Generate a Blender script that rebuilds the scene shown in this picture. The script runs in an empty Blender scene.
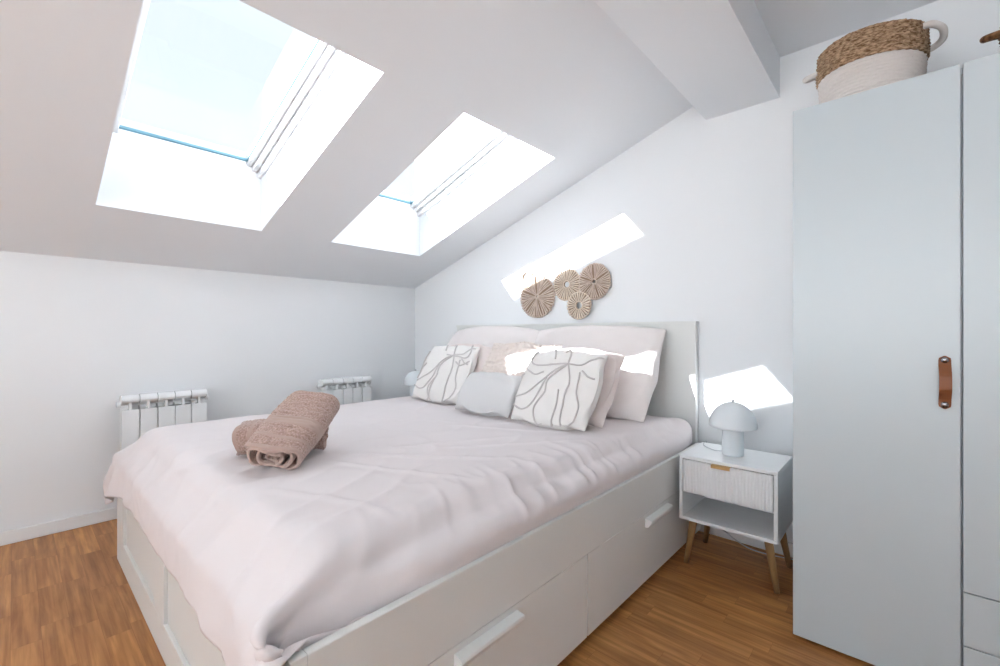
import bpy, bmesh, math, random
import numpy as np
from mathutils import Vector, Matrix
random.seed(7)
S = bpy.context.scene
C = S.collection
PI = math.pi

# ------------------------------------------------------------------ camera, world, sun, exposure
cam = bpy.data.objects.new('camera', bpy.data.cameras.new('camera'))
C.objects.link(cam)
cam.data.sensor_width = 36
cam.data.lens = 15.98
cam.data.clip_start = 0.02
cam.location = (3.27, -2.439, 1.04)
cam.rotation_euler = (PI / 2, 0, math.atan2(0.6748, 0.7380))
S.camera = cam

world = bpy.data.worlds.new('sky')
S.world = world
world.use_nodes = True
wn = world.node_tree
wn.nodes.clear()
w_out = wn.nodes.new('ShaderNodeOutputWorld')
w_bg = wn.nodes.new('ShaderNodeBackground')
w_tc = wn.nodes.new('ShaderNodeTexCoord')
w_no = wn.nodes.new('ShaderNodeTexNoise')
w_no.inputs['Scale'].default_value = 1.6
w_no.inputs['Detail'].default_value = 3
w_cr = wn.nodes.new('ShaderNodeValToRGB')
w_cr.color_ramp.elements[0].position = 0.40
w_cr.color_ramp.elements[0].color = (0.85, 0.93, 1.0, 1)
w_cr.color_ramp.elements[1].position = 0.62
w_cr.color_ramp.elements[1].color = (0.95, 0.98, 1.0, 1)
wn.links.new(w_tc.outputs['Generated'], w_no.inputs['Vector'])
wn.links.new(w_no.outputs['Fac'], w_cr.inputs['Fac'])
w_mx = wn.nodes.new('ShaderNodeMix'); w_mx.data_type = 'RGBA'
wn.links.new(w_cr.outputs['Color'], w_mx.inputs[6])
w_mx.inputs[7].default_value = (0.945, 0.955, 0.965, 1)
wn.links.new(w_mx.outputs[2], w_bg.inputs['Color'])
w_bg.inputs['Strength'].default_value = 0.75
# boosted horizon band, added to push fill through the back glazing; plain sky above
w_sep = wn.nodes.new('ShaderNodeSeparateXYZ')
w_hz = wn.nodes.new('ShaderNodeMapRange')
w_hz.interpolation_type = 'SMOOTHSTEP'
w_hz.inputs['From Min'].default_value = 0.04
w_hz.inputs['From Max'].default_value = 0.22
w_hz.inputs['To Min'].default_value = 10.5
w_hz.inputs['To Max'].default_value = 0.78
wn.links.new(w_tc.outputs['Generated'], w_sep.inputs['Vector'])
wn.links.new(w_sep.outputs['Z'], w_hz.inputs['Value'])
wn.links.new(w_hz.outputs['Result'], w_bg.inputs['Strength'])
w_f = wn.nodes.new('ShaderNodeMapRange')
w_f.inputs['From Min'].default_value = 0.22
w_f.inputs['From Max'].default_value = 0.04
wn.links.new(w_sep.outputs['Z'], w_f.inputs['Value'])
wn.links.new(w_f.outputs['Result'], w_mx.inputs['Factor'])
wn.links.new(w_bg.outputs['Background'], w_out.inputs['Surface'])

sun = bpy.data.objects.new('sun', bpy.data.lights.new('sun', 'SUN'))
C.objects.link(sun)
sun.data.energy = 16
sun.data.angle = math.radians(0.55)
sun.data.color = (0.97, 0.985, 1.0)
sun.rotation_euler = Vector((0.65, 1.0, -0.78)).to_track_quat('-Z', 'Y').to_euler()
sun.location = (-3, -6, 5)

S.view_settings.view_transform = 'Standard'
S.view_settings.look = 'None'
S.view_settings.exposure = 0.60
S.view_settings.gamma = 1.0
S.view_settings.use_curve_mapping = False

# ------------------------------------------------------------------ materials
def mat(name, col, rough=0.5, spec=0.5, metal=0.0, sheen=0.0, bump=None, var=None, coat=0.0):
    m = bpy.data.materials.new(name)
    m.use_nodes = True
    n = m.node_tree
    b = n.nodes['Principled BSDF']
    b.inputs['Base Color'].default_value = (*col, 1)
    b.inputs['Roughness'].default_value = rough
    b.inputs['Specular IOR Level'].default_value = spec
    b.inputs['Metallic'].default_value = metal
    b.inputs['Sheen Weight'].default_value = sheen
    b.inputs['Coat Weight'].default_value = coat
    b.inputs['Coat Roughness'].default_value = 0.08
    tc = None
    if bump or var:
        tc = n.nodes.new('ShaderNodeTexCoord')
    if bump:
        scale, strength, dist = bump[:3]
        t = n.nodes.new('ShaderNodeTexNoise')
        t.inputs['Scale'].default_value = scale
        t.inputs['Detail'].default_value = 4
        bp = n.nodes.new('ShaderNodeBump')
        bp.inputs['Strength'].default_value = strength
        bp.inputs['Distance'].default_value = dist
        if len(bump) > 3:
            mp = n.nodes.new('ShaderNodeMapping')
            mp.inputs['Scale'].default_value = bump[3]
            n.links.new(tc.outputs['Object'], mp.inputs['Vector'])
            n.links.new(mp.outputs['Vector'], t.inputs['Vector'])
        else:
            n.links.new(tc.outputs['Object'], t.inputs['Vector'])
        n.links.new(t.outputs['Fac'], bp.inputs['Height'])
        n.links.new(bp.outputs['Normal'], b.inputs['Normal'])
    if var:
        scale, c0, c1 = var[:3]
        t = n.nodes.new('ShaderNodeTexNoise')
        t.inputs['Scale'].default_value = scale
        t.inputs['Detail'].default_value = 5
        if len(var) > 3:
            mp = n.nodes.new('ShaderNodeMapping')
            mp.inputs['Scale'].default_value = var[3]
            n.links.new(tc.outputs['Object'], mp.inputs['Vector'])
            n.links.new(mp.outputs['Vector'], t.inputs['Vector'])
        else:
            n.links.new(tc.outputs['Object'], t.inputs['Vector'])
        r = n.nodes.new('ShaderNodeValToRGB')
        r.color_ramp.elements[0].position = 0.35
        r.color_ramp.elements[0].color = (*c0, 1)
        r.color_ramp.elements[1].position = 0.68
        r.color_ramp.elements[1].color = (*c1, 1)
        n.links.new(t.outputs['Fac'], r.inputs['Fac'])
        n.links.new(r.outputs['Color'], b.inputs['Base Color'])
    return m

M = {}
M['wall'] = mat('wall_paint', (0.855, 0.865, 0.88), 0.85, 0.2, bump=(180, 0.08, 0.002))
M['ceil'] = mat('ceiling_paint', (0.875, 0.895, 0.925), 0.9, 0.15, bump=(150, 0.06, 0.002))
M['trim'] = mat('trim_white', (0.84, 0.84, 0.84), 0.4, 0.4)
M['frame'] = mat('window_lacquer', (0.86, 0.86, 0.87), 0.3, 0.5)
M['gasket'] = mat('glass_spacer', (0.16, 0.36, 0.46), 0.35, 0.5)
M['bed'] = mat('bed_foil_white', (0.80, 0.80, 0.78), 0.35, 0.4, bump=(400, 0.03, 0.001))
M['handle_white'] = mat('handle_white', (0.86, 0.87, 0.86), 0.3, 0.5)
M['gap'] = mat('shadow_gap', (0.10, 0.10, 0.11), 0.8, 0.1)
M['rad'] = mat('radiator_enamel', (0.86, 0.87, 0.88), 0.25, 0.5)
M['wardrobe'] = mat('wardrobe_gloss', (0.53, 0.585, 0.615), 0.34, 0.5, coat=0.0)
M['ns'] = mat('nightstand_lacquer', (0.84, 0.85, 0.86), 0.35, 0.45)
M['brass'] = mat('brass', (0.72, 0.50, 0.24), 0.3, 0.5, 1.0)
M['leg'] = mat('stained_leg_wood', (0.30, 0.17, 0.07), 0.45, 0.4, var=(14, (0.24, 0.125, 0.05), (0.46, 0.28, 0.13), (1, 1, 0.08)))
M['lamp'] = mat('lamp_ceramic', (0.80, 0.84, 0.87), 0.45, 0.4, bump=(60, 0.05, 0.002))
M['finial'] = mat('satin_nickel', (0.6, 0.62, 0.65), 0.35, 0.5, 0.8)
M['chrome'] = mat('dark_chrome', (0.25, 0.24, 0.25), 0.2, 0.5, 1.0)
M['leather'] = mat('brown_leather', (0.24, 0.085, 0.035), 0.5, 0.35, bump=(300, 0.2, 0.001))
M['duvet'] = mat('pink_cotton', (0.81, 0.745, 0.745), 0.9, 0.15, sheen=0.1, bump=(900, 0.05, 0.001))
M['euro'] = mat('blush_cotton', (0.84, 0.78, 0.765), 0.9, 0.15, sheen=0.1, bump=(13, 0.45, 0.012))
M['euro2'] = mat('rose_cotton', (0.80, 0.70, 0.67), 0.9, 0.15, sheen=0.1, bump=(35, 0.12, 0.006))
M['offwhite'] = mat('offwhite_linen', (0.86, 0.83, 0.805), 0.92, 0.1, bump=(260, 0.35, 0.002))
M['cord'] = mat('taupe_cord', (0.66, 0.615, 0.605), 0.95, 0.1, bump=(500, 0.4, 0.002))
M['grey'] = mat('grey_linen', (0.72, 0.71, 0.71), 0.92, 0.1, bump=(500, 0.3, 0.001))
M['mattress'] = mat('mattress_ticking', (0.8, 0.79, 0.78), 0.9, 0.1)
M['reed'] = mat('reed', (0.60, 0.45, 0.34), 0.8, 0.2, var=(25, (0.64, 0.50, 0.42), (0.80, 0.67, 0.58)))
M['reed_dark'] = mat('dark_reed', (0.36, 0.25, 0.18), 0.85, 0.1)
M['reed2'] = mat('pale_reed', (0.78, 0.66, 0.55), 0.8, 0.2, var=(25, (0.80, 0.65, 0.52), (0.88, 0.77, 0.67)))
M['sea'] = mat('seagrass', (0.42, 0.27, 0.16), 0.85, 0.2, bump=(90, 0.8, 0.006, (1, 1, 3)), var=(70, (0.16, 0.085, 0.04), (0.62, 0.43, 0.28), (1, 1, 3.5)))
M['seadark'] = mat('dark_seagrass', (0.2, 0.1, 0.05), 0.8, 0.2, bump=(90, 0.8, 0.006), var=(60, (0.07, 0.03, 0.015), (0.30, 0.15, 0.07)))
M['knit'] = mat('cream_rope', (0.70, 0.65, 0.62), 0.95, 0.1, bump=(120, 0.5, 0.004, (1, 1, 2.5)))
M['cable'] = mat('pale_cable', (0.55, 0.56, 0.58), 0.5, 0.3)
M['cable_dark'] = mat('dark_cable', (0.12, 0.11, 0.11), 0.5, 0.3)

def waffle_mat():
    m = bpy.data.materials.new('waffle_weave'); m.use_nodes = True
    n = m.node_tree; b = n.nodes['Principled BSDF']
    b.inputs['Base Color'].default_value = (0.83, 0.74, 0.69, 1)
    b.inputs['Roughness'].default_value = 0.95
    b.inputs['Specular IOR Level'].default_value = 0.1
    return m
M['waffle'] = waffle_mat()

def towel_mat():
    m = bpy.data.materials.new('terry_towel'); m.use_nodes = True
    n = m.node_tree; b = n.nodes['Principled BSDF']
    b.inputs['Roughness'].default_value = 1.0
    b.inputs['Specular IOR Level'].default_value = 0.05
    b.inputs['Sheen Weight'].default_value = 0.25
    b.inputs['Sheen Roughness'].default_value = 0.6
    uv = n.nodes.new('ShaderNodeUVMap')
    sp = n.nodes.new('ShaderNodeSeparateXYZ')
    n.links.new(uv.outputs['UV'], sp.inputs['Vector'])
    rmp = n.nodes.new('ShaderNodeValToRGB')       # woven border bands (white = smooth)
    e = rmp.color_ramp.elements
    rmp.color_ramp.interpolation = 'CONSTANT'
    e[0].position = 0.0; e[0].color = (1, 1, 1, 1)
    e[1].position = 0.045; e[1].color = (0, 0, 0, 1)
    for p, v in ((0.16, 1), (0.20, 0), (0.36, 1), (0.50, 0)):
        q = e.new(p); q.color = (v, v, v, 1)
    n.links.new(sp.outputs['X'], rmp.inputs['Fac'])
    tc = n.nodes.new('ShaderNodeTexCoord')
    t = n.nodes.new('ShaderNodeTexNoise'); t.inputs['Scale'].default_value = 170; t.inputs['Detail'].default_value = 3
    n.links.new(tc.outputs['Object'], t.inputs['Vector'])
    cr = n.nodes.new('ShaderNodeValToRGB')
    cr.color_ramp.elements[0].position = 0.3; cr.color_ramp.elements[0].color = (0.34, 0.215, 0.175, 1)
    cr.color_ramp.elements[1].position = 0.7; cr.color_ramp.elements[1].color = (0.62, 0.44, 0.38, 1)
    n.links.new(t.outputs['Fac'], cr.inputs['Fac'])
    mx = n.nodes.new('ShaderNodeMix'); mx.data_type = 'RGBA'
    n.links.new(rmp.outputs['Color'], mx.inputs['Factor'])
    n.links.new(cr.outputs['Color'], mx.inputs[6])
    mx.inputs[7].default_value = (0.50, 0.36, 0.31, 1)
    n.links.new(mx.outputs[2], b.inputs['Base Color'])
    inv = n.nodes.new('ShaderNodeMath'); inv.operation = 'SUBTRACT'; inv.inputs[0].default_value = 1.0
    n.links.new(rmp.outputs['Color'], inv.inputs[1])
    bp = n.nodes.new('ShaderNodeBump'); bp.inputs['Distance'].default_value = 0.006
    n.links.new(inv.outputs[0], bp.inputs['Strength'])
    n.links.new(t.outputs['Fac'], bp.inputs['Height'])
    n.links.new(bp.outputs['Normal'], b.inputs['Normal'])
    return m
M['towel'] = towel_mat()

def floor_mat():
    m = bpy.data.materials.new('oak_parquet'); m.use_nodes = True
    n = m.node_tree; b = n.nodes['Principled BSDF']
    L = n.links.new
    tc = n.nodes.new('ShaderNodeTexCoord')
    def brick(c1, c2, mortar, msize):
        k = n.nodes.new('ShaderNodeTexBrick')
        k.inputs['Scale'].default_value = 1
        k.inputs['Brick Width'].default_value = 0.42
        k.inputs['Row Height'].default_value = 0.072
        k.inputs['Mortar Size'].default_value = msize
        k.inputs['Mortar Smooth'].default_value = 0.2
        k.inputs['Bias'].default_value = 0.0
        k.inputs['Color1'].default_value = (*c1, 1); k.inputs['Color2'].default_value = (*c2, 1); k.inputs['Mortar'].default_value = (*mortar, 1)
        k.offset = 0.37; k.offset_frequency = 2; k.squash = 0.8; k.squash_frequency = 3
        L(tc.outputs['Object'], k.inputs['Vector'])
        return k
    k = brick((0, 0, 0), (1, 1, 1), (0.5, 0.5, 0.5), 0.0)
    # per-stave random offset of the grain
    sc = n.nodes.new('ShaderNodeVectorMath'); sc.operation = 'SCALE'; sc.inputs['Scale'].default_value = 37.0
    L(k.outputs['Color'], sc.inputs[0])
    mp = n.nodes.new('ShaderNodeMapping'); mp.inputs['Scale'].default_value = (1.6, 9.0, 1)
    L(tc.outputs['Object'], mp.inputs['Vector'])
    ad = n.nodes.new('ShaderNodeVectorMath'); ad.operation = 'ADD'
    L(mp.outputs['Vector'], ad.inputs[0]); L(sc.outputs[0], ad.inputs[1])
    no = n.nodes.new('ShaderNodeTexNoise'); no.inputs['Scale'].default_value = 1.6; no.inputs['Detail'].default_value = 6; no.inputs['Distortion'].default_value = 1.2
    L(ad.outputs[0], no.inputs['Vector'])
    wv = n.nodes.new('ShaderNodeTexWave'); wv.wave_type = 'BANDS'; wv.bands_direction = 'Y'
    wv.inputs['Scale'].default_value = 0.8; wv.inputs['Distortion'].default_value = 9; wv.inputs['Detail'].default_value = 3; wv.inputs['Detail Scale'].default_value = 0.7
    L(ad.outputs[0], wv.inputs['Vector'])
    r1 = n.nodes.new('ShaderNodeValToRGB')
    r1.color_ramp.elements[0].position = 0.25; r1.color_ramp.elements[0].color = (0.40, 0.165, 0.05, 1)
    r1.color_ramp.elements[1].position = 0.75; r1.color_ramp.elements[1].color = (0.64, 0.325, 0.12, 1)
    L(no.outputs['Fac'], r1.inputs['Fac'])
    r2 = n.nodes.new('ShaderNodeValToRGB')
    r2.color_ramp.elements[0].color = (0.70, 0.64, 0.57, 1); r2.color_ramp.elements[1].color = (1.05, 1.05, 1.05, 1)
    L(wv.outputs['Fac'], r2.inputs['Fac'])
    mu = n.nodes.new('ShaderNodeMix'); mu.data_type = 'RGBA'; mu.blend_type = 'MULTIPLY'; mu.inputs['Factor'].default_value = 0.5
    L(r1.outputs['Color'], mu.inputs[6]); L(r2.outputs['Color'], mu.inputs[7])
    r3 = n.nodes.new('ShaderNodeValToRGB')
    r3.color_ramp.elements[0].color = (0.86, 0.83, 0.80, 1); r3.color_ramp.elements[1].color = (1.10, 1.09, 1.07, 1)
    L(k.outputs['Color'], r3.inputs['Fac'])
    m2 = n.nodes.new('ShaderNodeMix'); m2.data_type = 'RGBA'; m2.blend_type = 'MULTIPLY'; m2.inputs['Factor'].default_value = 1
    L(mu.outputs[2], m2.inputs[6]); L(r3.outputs['Color'], m2.inputs[7])
    mpf = n.nodes.new('ShaderNodeMapping'); mpf.inputs['Scale'].default_value = (4.0, 90.0, 1)
    L(tc.outputs['Object'], mpf.inputs['Vector'])
    adf = n.nodes.new('ShaderNodeVectorMath'); adf.operation = 'ADD'
    L(mpf.outputs['Vector'], adf.inputs[0]); L(sc.outputs[0], adf.inputs[1])
    nf = n.nodes.new('ShaderNodeTexNoise'); nf.inputs['Scale'].default_value = 1.0; nf.inputs['Detail'].default_value = 3
    L(adf.outputs[0], nf.inputs['Vector'])
    r4 = n.nodes.new('ShaderNodeValToRGB')
    r4.color_ramp.elements[0].position = 0.35; r4.color_ramp.elements[0].color = (0.80, 0.74, 0.66, 1)
    r4.color_ramp.elements[1].position = 0.6; r4.color_ramp.elements[1].color = (1.04, 1.04, 1.04, 1)
    L(nf.outputs['Fac'], r4.inputs['Fac'])
    m4 = n.nodes.new('ShaderNodeMix'); m4.data_type = 'RGBA'; m4.blend_type = 'MULTIPLY'; m4.inputs['Factor'].default_value = 1
    L(m2.outputs[2], m4.inputs[6]); L(r4.outputs['Color'], m4.inputs[7]); m2 = m4
    kb = brick((1, 1, 1), (1, 1, 1), (0.72, 0.66, 0.6), 0.0006)
    m3 = n.nodes.new('ShaderNodeMix'); m3.data_type = 'RGBA'; m3.blend_type = 'MULTIPLY'; m3.inputs['Factor'].default_value = 1
    L(m2.outputs[2], m3.inputs[6]); L(kb.outputs['Color'], m3.inputs[7])
    L(m3.outputs[2], b.inputs['Base Color'])
    b.inputs['Roughness'].default_value = 0.38
    b.inputs['Specular IOR Level'].default_value = 0.4
    return m
M['floor'] = floor_mat()

def glass_mat():
    m = bpy.data.materials.new('pane_glass'); m.use_nodes = True
    n = m.node_tree; n.nodes.clear()
    o = n.nodes.new('ShaderNodeOutputMaterial')
    t = n.nodes.new('ShaderNodeBsdfTransparent'); t.inputs['Color'].default_value = (0.97, 0.99, 1.0, 1)
    g = n.nodes.new('ShaderNodeBsdfGlossy'); g.inputs['Roughness'].default_value = 0.02
    mx = n.nodes.new('ShaderNodeMixShader')
    mx.inputs['Fac'].default_value = 0.05; n.links.new(t.outputs[0], mx.inputs[1]); n.links.new(g.outputs[0], mx.inputs[2])
    n.links.new(mx.outputs[0], o.inputs['Surface'])
    return m
M['glass'] = glass_mat()

# ------------------------------------------------------------------ helpers
def link(name, me, m=None, parent=None, smooth=False, bevel=0, subsurf=0, solid=0, angle=None):
    o = bpy.data.objects.new(name, me)
    C.objects.link(o)
    if m is not None:
        me.materials.append(m)
    if parent is not None:
        o.parent = parent
    if smooth or bevel:
        for p in me.polygons: p.use_smooth = True
    if solid:
        k = o.modifiers.new('solid', 'SOLIDIFY'); k.thickness = solid; k.offset = 1
    if bevel:
        k = o.modifiers.new('bevel', 'BEVEL'); k.width = bevel; k.segments = 2; k.limit_method = 'ANGLE'; k.angle_limit = math.radians(40)
        k.harden_normals = True
    if subsurf:
        k = o.modifiers.new('sub', 'SUBSURF'); k.levels = subsurf; k.render_levels = subsurf
    return o

def obj(name, bm, m=None, parent=None, **kw):
    me = bpy.data.meshes.new(name)
    bmesh.ops.recalc_face_normals(bm, faces=bm.faces)
    bm.to_mesh(me); bm.free()
    return link(name, me, m, parent, **kw)

def box(bm, x0, x1, y0, y1, z0, z1):
    v = [bm.verts.new(p) for p in ((x0, y0, z0), (x1, y0, z0), (x1, y1, z0), (x0, y1, z0), (x0, y0, z1), (x1, y0, z1), (x1, y1, z1), (x0, y1, z1))]
    for f in ((0, 3, 2, 1), (4, 5, 6, 7), (0, 1, 5, 4), (1, 2, 6, 5), (2, 3, 7, 6), (3, 0, 4, 7)):
        bm.faces.new([v[i] for i in f])
    return v

def boxes(*bs):
    bm = bmesh.new()
    for b in bs: box(bm, *b)
    return bm

def tube(bm, pts, r, seg=10, cap=True, flat=(1, 1), up=None):
    """tube along pts; r number or list"""
    n = len(pts); pts = [Vector(p) for p in pts]
    rs = r if isinstance(r, (list, tuple)) else [r] * n
    rings = []
    ref = Vector(up) if up else None
    prev = None
    for i, p in enumerate(pts):
        t = (pts[min(i + 1, n - 1)] - pts[max(i - 1, 0)]).normalized()
        if prev is None:
            a = ref if ref else (Vector((0, 0, 1)) if abs(t.z) < 0.9 else Vector((1, 0, 0)))
        else:
            a = prev
        a = (a - t * a.dot(t)).normalized(); prev = a
        b = t.cross(a)
        rings.append([bm.verts.new(p + a * math.cos(2 * PI * k / seg) * rs[i] * flat[0] + b * math.sin(2 * PI * k / seg) * rs[i] * flat[1]) for k in range(seg)])
    for i in range(n - 1):
        for k in range(seg):
            bm.faces.new((rings[i][k], rings[i][(k + 1) % seg], rings[i + 1][(k + 1) % seg], rings[i + 1][k]))
    if cap:
        bm.faces.new(rings[0][::-1]); bm.faces.new(rings[-1])

def lathe(bm, prof, seg=48, cx=0, cy=0, rfun=None):
    rings = []
    for i, (r, z) in enumerate(prof):
        if r < 1e-6:
            rings.append([bm.verts.new((cx, cy, z))])
        else:
            ring = []
            for k in range(seg):
                a = 2 * PI * k / seg
                rr = r * (rfun(a, i) if rfun else 1)
                ring.append(bm.verts.new((cx + rr * math.cos(a), cy + rr * math.sin(a), z)))
            rings.append(ring)
    for a, b in zip(rings[:-1], rings[1:]):
        for k in range(seg):
            q = (k + 1) % seg
            if len(a) == 1 and len(b) == 1: break
            if len(a) == 1: bm.faces.new((a[0], b[q], b[k]))
            elif len(b) == 1: bm.faces.new((a[k], a[q], b[0]))
            else: bm.faces.new((a[k], a[q], b[q], b[k]))

def bez(pts, n=8):
    """Catmull-Rom through pts"""
    P = [Vector(p) for p in pts]
    P = [P[0] * 2 - P[1]] + P + [P[-1] * 2 - P[-2]]
    out = []
    for i in range(1, len(P) - 2):
        for k in range(n):
            t = k / n
            a, b, c, d = P[i - 1:i + 3]
            out.append(0.5 * ((2 * b) + (c - a) * t + (2 * a - 5 * b + 4 * c - d) * t * t + (3 * b - a - 3 * c + d) * t ** 3))
    out.append(P[-2])
    return out

def tag(o, label=None, cat=None, group=None, kind=None):
    if label: o['label'] = label
    if cat: o['category'] = cat
    if group: o['group'] = group
    if kind: o['kind'] = kind
    return o

def thing(name, label, cat, loc=(0, 0, 0), rz=0, group=None):
    o = bpy.data.objects.new(name, None); C.objects.link(o)
    o.location = loc; o.rotation_euler = (0, 0, rz)
    o.empty_display_size = 0.1
    return tag(o, label, cat, group)

def copy_tree(o, parent=None):
    c = o.copy(); C.objects.link(c); c.parent = parent
    for ch in [k for k in list(S.objects) if k.parent == o]:
        copy_tree(ch, c)
    return c

# ------------------------------------------------------------------ room shell
SL, Z0 = 0.3304, 1.4416            # slope of the ceiling, height at the knee wall
XR, YB = 4.45, -5.2                # right wall, back wall
SOF, FLAT = 2.152, 2.341
BX0, BX1 = 2.50, 2.831
def cz(x): return Z0 + SL * x
WINS = [(-2.19, -1.487), (-1.07, -0.365)]
WX0, WX1 = 0.55, 1.797
TH = 0.46

tag(obj('floor', boxes((-0.2, XR + 0.2, YB - 0.2, 0.2, -0.15, 0)), M['floor']), kind='structure')
tag(obj('wall_left', boxes((-0.2, 0, YB - 0.2, 0.2, 0, Z0 + TH)), M['wall']), kind='structure')
tag(obj('wall_head', boxes((0, XR, 0, 0.2, 0, 2.9)), M['wall']), kind='structure')
tag(obj('wall_right', boxes((XR, XR + 0.2, YB - 0.2, 0.2, 0, 2.9)), M['wall']), kind='structure')
# back wall with added, unseen glazing for frontal fill, under an added canopy
GX0, GX1, GZ0, GZ1 = 1.5, 4.2, 0.75, 1.9
tag(obj('wall_back', boxes((0, GX0, YB - 0.2, YB, 0, 2.9), (GX1, XR, YB - 0.2, YB, 0, 2.9), (GX0, GX1, YB - 0.2, YB, GZ1, 2.9), (GX0, GX1, YB - 0.2, YB, 0, GZ0)), M['wall']), kind='structure')
tag(obj('added_sun_canopy', boxes((-1.8, 4.6, YB - 3.4, YB - 0.2, 2.35, 2.5)), M['ceil']), kind='structure')  # unseen canopy added to keep direct sun out of the fill glazing

def slope_prism(bm, x0, x1, y0, y1, h0, h1):
    v = [bm.verts.new(p) for p in ((x0, y0, cz(x0) + h0), (x1, y0, cz(x1) + h0), (x1, y1, cz(x1) + h0), (x0, y1, cz(x0) + h0),
                                   (x0, y0, cz(x0) + h1), (x1, y0, cz(x1) + h1), (x1, y1, cz(x1) + h1), (x0, y1, cz(x0) + h1))]
    for f in ((0, 3, 2, 1), (4, 5, 6, 7), (0, 1, 5, 4), (1, 2, 6, 5), (2, 3, 7, 6), (3, 0, 4, 7)):
        bm.faces.new([v[i] for i in f])

RT = 0.30                           # depth of the plaster shaft up to the window frame
bm = bmesh.new()
xs = [0.0, WX0, WX1, BX1]
ys = [YB, WINS[0][0], WINS[0][1], WINS[1][0], WINS[1][1], 0.0]
for i in range(3):
    for j in range(5):
        if i == 1 and j in (1, 3): continue
        slope_prism(bm, xs[i], xs[i + 1], ys[j], ys[j + 1], 0, RT)
bmesh.ops.remove_doubles(bm, verts=bm.verts, dist=1e-5)
inner = [f for f in bm.faces if False]
# drop doubled inner faces
seen = {}
for f in bm.faces:
    seen.setdefault(tuple(sorted(v.index for v in f.verts)), []).append(f)
tag(obj('ceiling', bm, M['ceil']), kind='structure')
tag(obj('trim_1', boxes((BX0, BX1, YB, 0, SOF, 2.9)), M['ceil']), kind='structure')           # the dropped beam
tag(obj('ceiling_flat', boxes((BX1, XR, YB, 0, FLAT, 2.9)), M['ceil']), kind='structure')

def baseboard(name, x0, x1, y0, y1, top):
    return tag(obj(name, boxes((x0, x1, y0, y1, 0, 0.066)), M['trim'], bevel=0.004), kind='structure')
baseboard('baseboard_left', 0, 0.014, YB, 0, 0.066)
baseboard('baseboard_head', 0.014, XR, -0.014, 0, 0.066)

# roof windows
def roof_window(k, y0, y1):
    root = bpy.data.objects.new('window_%d' % k, None); C.objects.link(root)
    root['kind'] = 'structure'
    a, b = y0 + 0.006, y1 - 0.022       # frame width in the shaft
    x0, x1 = WX0 + 0.004, WX1 - 0.0
    def ring(ya, yb, xa, xb, w0, wx0, wy1, wx1, h0, h1):
        bm = bmesh.new()
        slope_prism(bm, xa, xb, ya, ya + w0, h0, h1)
        slope_prism(bm, xa, xb, yb - wy1, yb, h0, h1)
        slope_prism(bm, xa, xa + wx0, ya + w0, yb - wy1, h0, h1)
        slope_prism(bm, xb - wx1, xb, ya + w0, yb - wy1, h0, h1)
        return bm
    # outer frame sits on top of the shaft, flush with its walls
    bm = ring(y0 - 0.08, y1 + 0.08, WX0 - 0.08, WX1 + 0.08, 0.094, 0.078, 0.100, 0.10, RT - 0.003, RT + 0.032)
    obj('frame', bm, M['frame'], root, bevel=0.004)
    bm = ring(y0 - 0.08, y1 + 0.08, WX0 - 0.08, WX1 + 0.08, 0.118, 0.068, 0.124, 0.14, RT + 0.034, RT + 0.060)
    obj('sash_lip', bm, M['frame'], root, bevel=0.003)
    bm = ring(y0 - 0.08, y1 + 0.08, WX0 - 0.08, WX1 + 0.08, 0.159, 0.060, 0.147, 0.18, RT + 0.062, RT + 0.142)
    obj('sash', bm, M['frame'], root, bevel=0.005)
    gy0, gy1, gx0, gx1 = y0 + 0.079, y1 - 0.067, WX0 - 0.020, WX1 - 0.10
    bm = bmesh.new(); slope_prism(bm, gx0 - 0.005, gx1 + 0.005, gy0 - 0.005, gy1 + 0.005, RT + 0.098, RT + 0.104)
    obj('glass_pane', bm, M['glass'], root)
    bm = bmesh.new()
    slope_prism(bm, gx0 - 0.0005, gx0 + 0.013, gy0, gy1, RT + 0.088, RT + 0.0975)
    slope_prism(bm, gx0, gx1, gy1 - 0.004, gy1 + 0.0005, RT + 0.091, RT + 0.0975)
    obj('glass_spacer', bm, M['gasket'], root)
    return root
for k, (a, b) in enumerate(WINS): roof_window(k + 1, a, b)

bd = bpy.data.objects.new('window_3', None); C.objects.link(bd); bd['kind'] = 'structure'  # unseen glazing, added to bring in fill daylight from behind the camera
YG = YB - 0.12
for k in range(3):
    a = GX0 + k * (GX1 - GX0) / 3; b = a + (GX1 - GX0) / 3
    obj('sash', boxes((a, a + 0.05, YG, YG + 0.06, GZ0, GZ1), (b - 0.05, b, YG, YG + 0.06, GZ0, GZ1), (a + 0.05, b - 0.05, YG, YG + 0.06, GZ0, GZ0 + 0.07), (a + 0.05, b - 0.05, YG, YG + 0.06, GZ1 - 0.05, GZ1)), M['frame'], bd, bevel=0.003)
    obj('glass_pane', boxes((a + 0.05, b - 0.05, YG + 0.027, YG + 0.033, GZ0 + 0.07, GZ1 - 0.05)), M['glass'], bd)

# ------------------------------------------------------------------ cloth solver
def vnoise(x, y, seed=0):
    """smooth value noise, 0..1"""
    r = np.random.RandomState(seed).rand(256, 256)
    xi = np.floor(x).astype(int); yi = np.floor(y).astype(int)
    fx = x - xi; fy = y - yi; fx = fx * fx * (3 - 2 * fx); fy = fy * fy * (3 - 2 * fy)
    g = lambda a, b: r[a % 256, b % 256]
    return (1 - fx) * (1 - fy) * g(xi, yi) + fx * (1 - fy) * g(xi + 1, yi) + (1 - fx) * fy * g(xi, yi + 1) + fx * fy * g(xi + 1, yi + 1)

def ridge(x, y, seed=0, sharp=2.0):
    return (1 - np.abs(2 * vnoise(x, y, seed) - 1)) ** sharp

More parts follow.
